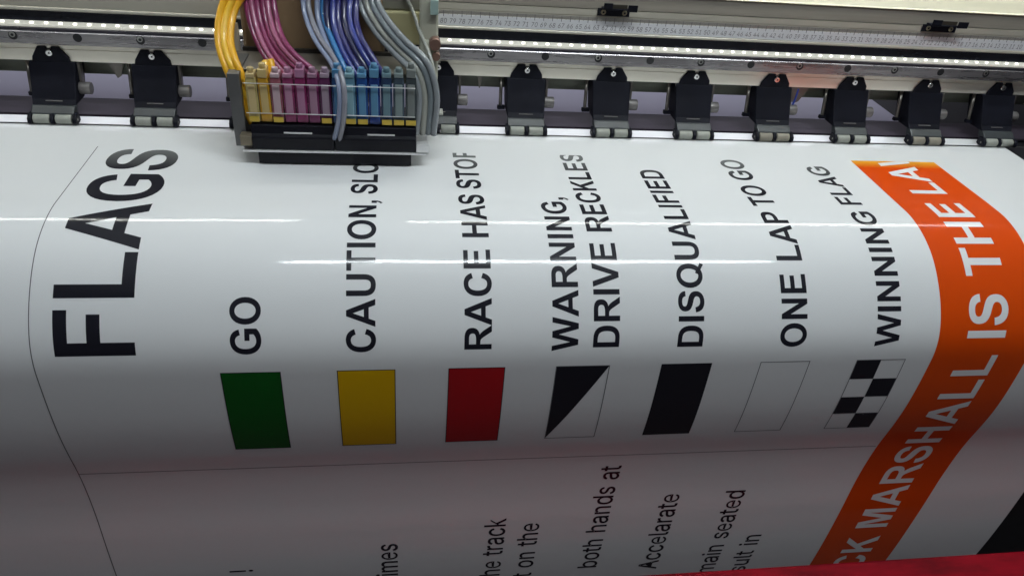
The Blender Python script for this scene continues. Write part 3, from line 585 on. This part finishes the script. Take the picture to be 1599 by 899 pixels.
# ---- pinch roller units
YP, RP = 23.62, .16
def unit_mesh():
    """all shapes local to the unit (x=0), returns list of (name, bm, material, level)"""
    out = []
    bm = bmesh.new()
    # leaning body
    T, B = (YB-.03, 1.66), (YP+.05, .52)
    w0, w1 = .67, .62
    def row(y, z, w, d): return [(-w, y, z), (w, y, z), (w, y+d, z), (-w, y+d, z)]
    rws = [row(YB-.06, 1.64, w0, .8), row(YP+.40, .64, w1+.02, .9), row(YP+.24, .46, w1-.01, .9)]
    vs = [[bm.verts.new(p) for p in r] for r in rws]
    bm.faces.new(vs[0]); bm.faces.new(vs[-1][::-1])
    for a, b in zip(vs, vs[1:]):
        for k in range(4): bm.faces.new((a[k], a[(k+1) % 4], b[(k+1) % 4], b[k]))
    out.append(('pinch_roller_unit', bm, BLACKMETAL, .03, None))
    # mounting tab on the flange
    bm = bmesh.new(); prism_y(bm, [(-.56, 1.63), (.54, 1.63), (.52, 1.79), (.30, 2.10), (.07, 2.10), (.07, 2.03), (-.07, 2.03), (-.07, 2.10), (-.32, 2.10), (-.52, 1.79)], YB-.065, YB-.003)
    out.append(('mounting_tab', bm, BLACKMETAL, .01, None))
    bm = bmesh.new(); cyl(bm, (0, YB-.12, 1.92), (0, YB-.066, 1.92), .085, 18, r1=.115); out.append(('screw', bm, CHROME, 0, None))
    bm = bmesh.new(); cyl(bm, (.01, YB-.126, 1.925), (.01, YB-.1205, 1.925), .032, 4); out.append(('screw_slot', bm, HOLE, 0, None))
    # highlight along the slot near the foot, built as a paler bar
    bm = bmesh.new(); box(bm, -.24, .24, YP+.34, YP+.40, .595, .615); out.append(('slot_highlight', bm, KNOB, 0, None))
    # shoe
    bm = bmesh.new()
    prism_x(bm, [(YP+.23, .50), (YP+.02, .34), (YP-.02, .27), (YP+.10, .20), (YP+.35, .24), (YP+.5, .5)], -.62, .62)
    out.append(('shoe', bm, SHOE, .03, None))
    # cheeks round the rollers
    bm = bmesh.new()
    for a, b in ((-.70, -.585), (-.055, .055), (.585, .70)):
        prism_x(bm, [(YP-.12, .03), (YP-.18, .10), (YP-.16, .22), (YP-.02, .33), (YP+.20, .33), (YP+.24, .06), (YP+.1, .02)], a, b)
    box(bm, -.60, .60, YP+.17, YP+.22, .05, .33)
    out.append(('roller_fork', bm, BLACKMETAL, .02, None))
    for a in (-.32, .32):
        bm = bmesh.new(); cyl(bm, (a-.235, YP, RP), (a+.235, YP, RP), RP-.012, 24); out.append(('roller', bm, ROLLER, .02, None))
    bm = bmesh.new(); cyl(bm, (-.705, YP, RP), (.705, YP, RP), .035, 10); out.append(('axle', bm, ARM, 0, None))
    # left tension bar, right arm and knob
    bm = bmesh.new(); cyl(bm, (-.82, YB+.20, 1.60), (-.82, YB-.05, .66), .06, 10)
    out.append(('tension_bar', bm, ARM, 0, None))
    bm = bmesh.new(); box(bm, -.92, -.66, YB-.12, YB+.03, .54, .67); out.append(('bar_foot', bm, BLACKMETAL, .02, None))
    bm = bmesh.new(); prism_x(bm, [(YB-.02, 1.62), (YB+.20, 1.62), (YP+1.0, .85), (YP+.8, .85)], .70, .77); out.append(('side_arm', bm, ARM, 0, None))
    bm = bmesh.new(); cyl(bm, (.66, YP+.85, .86), (1.0, YP+.85, .86), .19, 18); out.append(('knob', bm, KNOB, .02, None))
    return out
um = unit_mesh()
meshes = []
for name, bm, m, bev, _ in um:
    for v in bm.verts: v.co = Vector(v.co)*E
    bmesh.ops.recalc_face_normals(bm, faces=bm.faces)
    me = bpy.data.meshes.new(name); bm.to_mesh(me); bm.free(); me.materials.append(m); meshes.append((name, me, bev))
UX0, UP = -10.62, 2.967
brown = set((6, 8))   # units with browner rollers, counted from the left
ULAB = {0: 'pinch roller unit at the far left end', 10: 'shaded pinch roller unit at the right end'}
me_brown = None
for k in range(-1, 13):
    x_ = UX0+UP*k + (.0 if k else .0)
    root = None
    for name, me, bev in meshes:
        if k in (8, 10) and name == 'roller':
            me = me.copy(); me.materials[0] = ROLLERB
        o = bpy.data.objects.new(name, me)
        if root is None:
            root = o; link(o, printer); o.location = Vector((x_*E, 0, Z0)) - origin(printer)
            o['label'] = 'black pinch roller unit with two small grey rollers' if k not in (8, 10) else 'black pinch roller unit with two brownish rollers'
        else: link(o, root)
        if bev:
            b = o.modifiers.new('bevel', 'BEVEL'); b.width = bev*E; b.segments = 2; b.limit_method = 'ANGLE'; b.angle_limit = .6
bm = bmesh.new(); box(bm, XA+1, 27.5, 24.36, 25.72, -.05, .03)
part('beam_shade_slab', bm, mat('mauve_shade_tone', (.045, .036, .048), .5, spec=.12, var=.1, vscale=(4, 12, 12)))  # dark mauve slab stands in for the beam's shade on the vinyl
bm = bmesh.new(); box(bm, XA+1, 19.4, 25.74, 31, -.05, .03)
part('backlit_vinyl_slab', bm, mat('lilac_backlit_tone', (.55, .53, .64), .6, spec=.2))  # lilac colour stands in for vinyl lit from behind the beam
# thin rod in front of the rollers
bm = bmesh.new(); cyl(bm, (XA+2, YP-.04, .025), (XB-2, YP-.04, .025), .022, 8); part('media_rod', bm, SEAM)
# blue cable behind one unit
bm = bmesh.new(); xa, za = at(1246, 140, YP+.9)
tube(bm, [(xa+.05, YP+.95, 1.6), (xa, YP+.9, 1.2), (xa-.12, YP+.8, .9), (xa-.2, YP+.75, .7)], .035, 8); part('blue_cable', bm, mat('blue_cable', (.02, .05, .30), .4))

# ------------------------------------------------------------------ print carriage
YF = 21.0       # its front
car = empty('print_carriage', (-1.3, 22.2, .05))
def zr_(row, Y=None): return at(520, row, YF if Y is None else Y)[1]
tag(car, 'print head carriage with rows of yellow, magenta and blue ink dampers and hoses', 'print carriage')
def cp(name, bm, m, label=None, parent=None, **k): return make(name, bm, m, parent or car, label, **k)
def pb(bm, px0, px1, py0, py1, Y, d, mi=0):
    """box whose front face covers those pixels at depth Y"""
    cyp = (py0+py1)/2; cxp = (px0+px1)/2
    x0, _ = at(px0, cyp, Y); x1, _ = at(px1, cyp, Y); _, z1 = at(cxp, py0, Y); _, z0 = at(cxp, py1, Y)
    box(bm, x0, x1, Y, Y+d, z0, z1, mi)
    return x0, x1, z0, z1
SILVER = mat('carriage_plate_steel', (.80, .80, .80), .35, metal=.5)
GBLACK = mat('gloss_black_head', (.006, .006, .010), .4, spec=.25)
xl, _ = at(380, 236, YF); xr, _ = at(668, 243, YF)
bm = bmesh.new(); box(bm, xl, xr, YF, YF+2.1, .42, .48)
cp('base_plate', bm, SILVER, bevel=.01)
bm = bmesh.new()
for a, b in ((404, 642),):
    x0, _ = at(a, 240, YF+.1); x1, _ = at(b, 240, YF+.1); box(bm, x0, x1, YF+.06, YF+1.5, .05, .418)
cp('print_head', bm, GBLACK)
bm = bmesh.new(); pb(bm, 650, 670, 227, 239, YF-.03, .3); cp('right_foot', bm, SILVER, bevel=.02)
bm = bmesh.new(); pb(bm, 375, 393, 212, 228, YF-.03, .3); cp('left_foot', bm, mat('worn_bronze', (.20, .17, .12), .4, metal=.5), bevel=.02)
for a, b in ((392, 521), (523, 650)):
    x0, _ = at(a, 215, YF); x1, _ = at(b, 215, YF)
    bm = bmesh.new(); prism_x(bm, [(YF+.03, .482), (YF+.03, .87), (YF+.10, .97), (YF+.16, 1.21), (YF+1.2, 1.21), (YF+1.2, .482)], x0, x1)
    h = cp('head_housing', bm, GBLACK, bevel=.03)
    bm = bmesh.new(); xm = (x0+x1)/2; box(bm, xm-.25, xm+.55, YF+.085, YF+.115, .98, 1.02); cp('housing_highlight', bm, SILVER, parent=h)  # thin silver strip stands in for a highlight on the gloss black
# dampers
DC = [((0.562, 0.465, 0.188), (0.600, 0.465, 0.225)), ((0.585, 0.315, 0.022), (0.600, 0.450, 0.188)), ((0.338, 0.105, 0.135), (0.562, 0.413, 0.450)), ((0.270, 0.038, 0.128), (0.450, 0.225, 0.338)), ((0.247, 0.022, 0.112), (0.413, 0.188, 0.315)), ((0.203, 0.030, 0.120), (0.375, 0.210, 0.300)), ((0.112, 0.022, 0.090), (0.375, 0.285, 0.360)),
      ((0.022, 0.075, 0.225), (0.075, 0.225, 0.413)), ((0.135, 0.285, 0.390), (0.262, 0.450, 0.525)), ((0.015, 0.075, 0.285), (0.112, 0.285, 0.465)), ((0.015, 0.045, 0.225), (0.105, 0.270, 0.435)), ((0.030, 0.060, 0.135), (0.150, 0.255, 0.300)), ((0.060, 0.090, 0.120), (0.225, 0.285, 0.285)), ((0.053, 0.068, 0.075), (0.188, 0.210, 0.203))]
GOLD = mat('gold_fitting', (.70, .50, .08), .35, metal=.5)
yd = YF+.22
for i, (c1, c2) in enumerate(DC):
    a = 386+i*19.0; b = a+17.6
    m1 = mat('ink_damper', c1, .22, coat=.5, var=.25, vscale=(90, 90, 30), trans=.15); m2 = mat('damper_cap', c2, .3, coat=.4, trans=.1)
    bm = bmesh.new()
    x0, _ = at(a, 160, yd); x1, _ = at(b, 160, yd); _, z1 = at((a+b)/2, 122, yd)
    zb = 1.27
    w2 = (x1-x0)
    prism_y(bm, [(x0, zb), (x1, zb), (x1, z1-.25), (x1-.06*w2, z1), (x0+.06*w2, z1), (x0, z1-.25)], yd, yd+.5)
    d_ = cp('ink_damper', bm, m1, bevel=.03)
    bm = bmesh.new(); box(bm, x0+.18*w2, x1-.18*w2, yd-.03, yd+.3, zb+.25, z1-.2); cp('damper_film', bm, m2, parent=d_, bevel=.02)
    bm = bmesh.new(); hgt = .12+.12*(i % 3 == 1)
    box(bm, x0+.10*w2, x1-.10*w2, yd-.02, yd+.4, z1+.002, z1+hgt); cyl(bm, ((x0+x1)/2, yd+.15, z1+hgt), ((x0+x1)/2, yd+.15, z1+hgt+.14), .09, 12)
    cp('damper_cap', bm, m2, parent=d_, bevel=.02)
    if i in (0, 2, 6, 8, 9, 11, 12, 13):
        bm = bmesh.new(); box(bm, x0+.05*w2, x1-.05*w2, yd-.06, yd-.031, zb+.02, zb+.18); cp('gold_clip', bm, GOLD, parent=d_, bevel=.01)
# thin cross wires over the dampers
bm = bmesh.new()
for z_ in (1.55, 2.42):
    x0, _ = at(385, 170, yd); x1, _ = at(648, 176, yd); cyl(bm, (x0, yd-.09, z_+.02), (x1, yd-.09, z_+.02), .014, 6)
cp('retaining_wire', bm, SILVER)
# side cheeks and back
bm = bmesh.new(); x0, _ = at(362, 165, YF+.4); x1, _ = at(381, 165, YF+.4); box(bm, x0, x1, YF+.25, YF+2.0, .485, 2.65); cp('side_plate', bm, mat('side_plate_grey', (.12, .12, .12), .4, metal=.4), bevel=.02)
bm = bmesh.new(); x0, _ = at(362, 80, 23.5); x1, _ = at(378, 80, 23.5); box(bm, x0, x1, 23.30, 23.40, 2.42, 3.42); cp('side_bracket', bm, CREAM, bevel=.02)
TAN = mat('tan_housing', (.30, .20, .11), .5, var=.15, vscale=(20, 20, 20))
bm = bmesh.new(); x0, _ = at(380, 60, 23.6); x1, _ = at(600, 60, 23.6); _, zb = at(450, 82, 23.6); box(bm, x0, x1, 23.45, 24.0, zb, 4.35); cp('motor_housing', bm, TAN, bevel=.12)
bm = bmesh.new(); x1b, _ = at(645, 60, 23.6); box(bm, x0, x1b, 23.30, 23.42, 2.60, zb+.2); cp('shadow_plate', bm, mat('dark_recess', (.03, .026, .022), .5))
bm = bmesh.new(); x1b, _ = at(660, 100, 23.4); box(bm, x0-.2, x1b, YF+.8, 23.42, 2.56, 2.62); cp('shelf', bm, mat('grey_shelf', (.22, .20, .17), .4, metal=.3), bevel=.02)
BEIGE = mat('beige_carriage_casting', (.46, .46, .37), .4, var=.1, vscale=(20, 20, 20)); OLIVE = mat('olive_plate', (.50, .46, .26), .4); PALE = mat('pale_casting', (.42, .42, .38), .42)
bm = bmesh.new(); x0, _ = at(596, 40, 23.5); x1, _ = at(668, 40, 23.5); _, z0 = at(630, 68, 23.5); box(bm, x0, x1, 23.35, 24.0, z0, 3.95); cp('olive_cover', bm, OLIVE, bevel=.05)
bm = bmesh.new(); x0b, _ = at(596, 12, 23.7); x1b, _ = at(672, 12, 23.7); box(bm, x0b, x1b, 23.5, 24.0, 3.96, 5.2); cp('upper_cover', bm, mat('grey_olive', (.24, .235, .19), .4), bevel=.05)
bm = bmesh.new(); x0, _ = at(655, 90, 22.4); x1, _ = at(684, 90, 22.4)
prism_x(bm, [(22.5, 1.0), (22.35, 1.2), (22.35, 3.0), (22.6, 3.4), (22.8, 6.4), (22.95, 6.4), (22.95, 1.0)], x0, x1); cp('right_casting', bm, BEIGE, bevel=.06)
bm = bmesh.new(); cyl(bm, (x1-.10, 22.25, 3.35), (x1-.10, 22.7, 3.35), .17, 16); cyl(bm, (x1-.06, 22.25, 3.0), (x1-.06, 22.7, 3.0), .12, 12); cp('pivot_bolt', bm, mat('reddish_bolt', (.22, .13, .10), .35, metal=.4))
bm = bmesh.new(); box(bm, x1-.45, x1-.1, 22.32, 22.345, 2.3, 2.6); cp('casting_rib', bm, PALE, bevel=.02)
bm = bmesh.new(); box(bm, x1-.02, x1+.2, 22.4, 22.8, 1.12, 1.2); cp('casting_lug', bm, PALE, bevel=.02)
bm = bmesh.new(); x0, _ = at(672, 30, 22.5); x1, _ = at(684, 30, 22.5); box(bm, x0, x1, 22.50, 22.62, 4.15, 4.55); cp('pale_sticker', bm, mat('pale_teal', (.33, .45, .42), .5))
bm = bmesh.new(); box(bm, -3.9, .30, 23.6, 23.9, 5.6, 10.5); cp('streak_blocker', bm, mat('dark_blocker', (.05, .05, .05), .5))  # unseen box added to block the LED bar and leave a gap in its streak
# hoses
def hose(pts, r, m, n, spread, name='ink_hose', label=None, flat=1.):
    """n parallel hoses, each one mesh; pts are (px, py, Y)"""
    base = []
    for px, py, Y in pts:
        x_, z_ = at(px, py, Y); base.append(Vector((x_, Y, z_)))
    for i in range(n):
        o_ = (i-(n-1)/2)*spread
        q = []
        for j, p in enumerate(base):
            d = (base[min(j+1, len(base)-1)]-base[max(j-1, 0)]); d.y = 0; d.normalize()
            s_ = Vector((d.z, 0, -d.x))
            q.append(p+s_*(o_+.012*random.uniform(-1, 1))+Vector((0, .03*math.sin(i*2.1+j), 0)))
        bm = bmesh.new(); tube(bm, q, r, 8, flat=flat); cp(name, bm, m[i % len(m)], label)
YEL = [mat('yellow_hose', (.85, .44, .015), .35, coat=.4), mat('yellow_hose_light', (.85, .50, .03), .35, coat=.4)]
MAG = [mat('magenta_hose', (0.245, 0.036, 0.115), .3, coat=.5), mat('pink_hose', (0.360, 0.101, 0.194), .3, coat=.5), mat('deep_magenta_hose', (0.202, 0.022, 0.086), .3, coat=.5)]
CLEAR = [mat('clear_hose', (0.324, 0.324, 0.374), .25, coat=.5, trans=.2), mat('pale_blue_hose', (0.259, 0.302, 0.432), .25, coat=.5), mat('cyan_hose', (0.036, 0.187, 0.432), .3, coat=.5)]
NAVY = [mat('navy_hose', (0.025, 0.025, 0.144), .3, coat=.5), mat('blue_hose', (0.029, 0.043, 0.238), .3, coat=.5), mat('dark_navy_hose', (0.014, 0.014, 0.065), .3, coat=.5)]
GREY = [mat('grey_clear_hose', (0.238, 0.259, 0.274), .25, coat=.5), mat('smoke_hose', (0.173, 0.202, 0.216), .25, coat=.5), mat('white_grey_hose', (0.317, 0.324, 0.288), .25, coat=.5)]
hose([(430, -90, 23.40), (385, -30, 23.20), (358, 10, 22.90), (350, 60, 22.32), (362, 105, 21.72), (385, 150, 21.53), (402, 190, 21.53)], .11, YEL, 3, .16)
hose([(418, 95, 21.97), (424, 120, 21.68), (440, 150, 21.55), (432, 185, 21.53)], .10, YEL, 2, .18)
hose([(395, -80, 23.50), (402, -20, 23.35), (410, 30, 22.91), (425, 70, 22.32), (448, 100, 21.88), (475, 125, 21.58), (490, 160, 21.53)], .085, MAG, 6, .155)
hose([(475, 100, 21.83), (465, 130, 21.55), (455, 170, 21.53)], .07, MAG, 2, .20)
hose([(470, -80, 23.5), (476, -20, 23.35), (480, 20, 23.0), (495, 60, 22.3), (522, 100, 21.5), (534, 140, 20.95), (533, 185, 20.84), (526, 218, 21.08)], .075, CLEAR[:2], 2, .15)
hose([(500, -80, 23.50), (500, -20, 23.45), (500, 25, 23.11), (512, 60, 22.52), (530, 100, 21.88), (548, 130, 21.55)], .085, [CLEAR[2], CLEAR[1]], 2, .16)
hose([(540, -90, 23.50), (535, -20, 23.40), (533, 30, 22.91), (545, 70, 22.27), (565, 105, 21.77), (585, 140, 21.55)], .09, NAVY, 6, .165)
hose([(570, -60, 23.40), (575, 0, 23.30), (595, 40, 22.71), (625, 75, 22.12), (655, 105, 21.62), (668, 150, 21.43), (664, 210, 21.35), (650, 250, 21.63)][:7], .095, GREY, 4, .17)
hose([(600, -60, 23.50), (640, 10, 23.30), (655, 50, 22.61), (672, 90, 21.98), (680, 130, 21.63)], .06, [GREY[2]], 1, .1)

# ------------------------------------------------------------------ red panel in the foreground
YR = 14.4
_, zr = at(1234, 881, YR)
bm = bmesh.new(); box(bm, -14, 34, YR-1.5, YR, zr-.6, zr); 
redp = make('red_panel', bm, FOREGROUND_RED, bevel=.12, pos=(10, YR-2, zr-1)); tag(redp, 'dark red smudged panel in front of the hanging vinyl, at the bottom right', 'panel')

# ------------------------------------------------------------------ lamps
def area(name, loc, rot_, sx_, sy_, power, col=(1, 1, 1), parent=None):
    l = bpy.data.lights.new(name, 'AREA'); l.shape = 'RECTANGLE'; l.size = sx_; l.size_y = sy_; l.energy = power; l.color = col
    o = bpy.data.objects.new(name, l); o.location = loc; o.rotation_euler = rot_; COL.objects.link(o)
    return o
# ceiling tube whose reflection runs across the curve
TY, TZ = 7.5, 39.4
fix = empty('ceiling_tube_light', (11, TY, TZ+1)); tag(fix, 'fluorescent ceiling tube mirrored in the curve of the vinyl', 'ceiling light')
bm = bmesh.new(); cyl(bm, (-8.8, TY, TZ), (31.0, TY, TZ), .40, 12); make('tube', bm, TUBEM, fix)
bm = bmesh.new(); box(bm, -9.6, 31.8, TY-1.2, TY+1.2, TZ+.6, TZ+1.4); make('housing', bm, WHITEMETAL, fix)
# added LED bar, out of view, that makes the dotted streak on the vinyl
LY, LZ = 24.3, 8.9
added_bar = empty('added_light_bar', (5, LY, LZ)); tag(added_bar, 'added row of white LEDs out of view, mirrored as a dotted line', 'added light')
bm = bmesh.new(); box(bm, -20, 33, LY-.1, LY+.4, LZ+.12, LZ+.4); make('channel', bm, STRIP, added_bar)
bm = bmesh.new()
x_ = -19.5
while x_ < 27:
    if True:
        box(bm, x_-.16, x_+.16, LY-.02, LY+.12, LZ, LZ+.1)
    x_ += .50
make('led_row', bm, ADDED_LED, added_bar)

# unseen light added behind the printer to brighten the rear of the feed path
rear = empty('added_rear_light', (4, 46, -Z0/E)); tag(rear, 'wide pale light panel added out of view behind the printer', 'work light')
bm = bmesh.new(); box(bm, -26, 34, 46, 46.6, 9, 17); make('light_panel', bm, mat('rear_panel_glow', (1, 1, 1), .5, emit=(.86, .84, 1.0), estr=2.0), rear)
for q_ in (-20, 28):
    bm = bmesh.new(); box(bm, q_, q_+.8, 46.61, 47.4, -Z0/E+.01, 16); make('leg', bm, WHITEMETAL, rear)
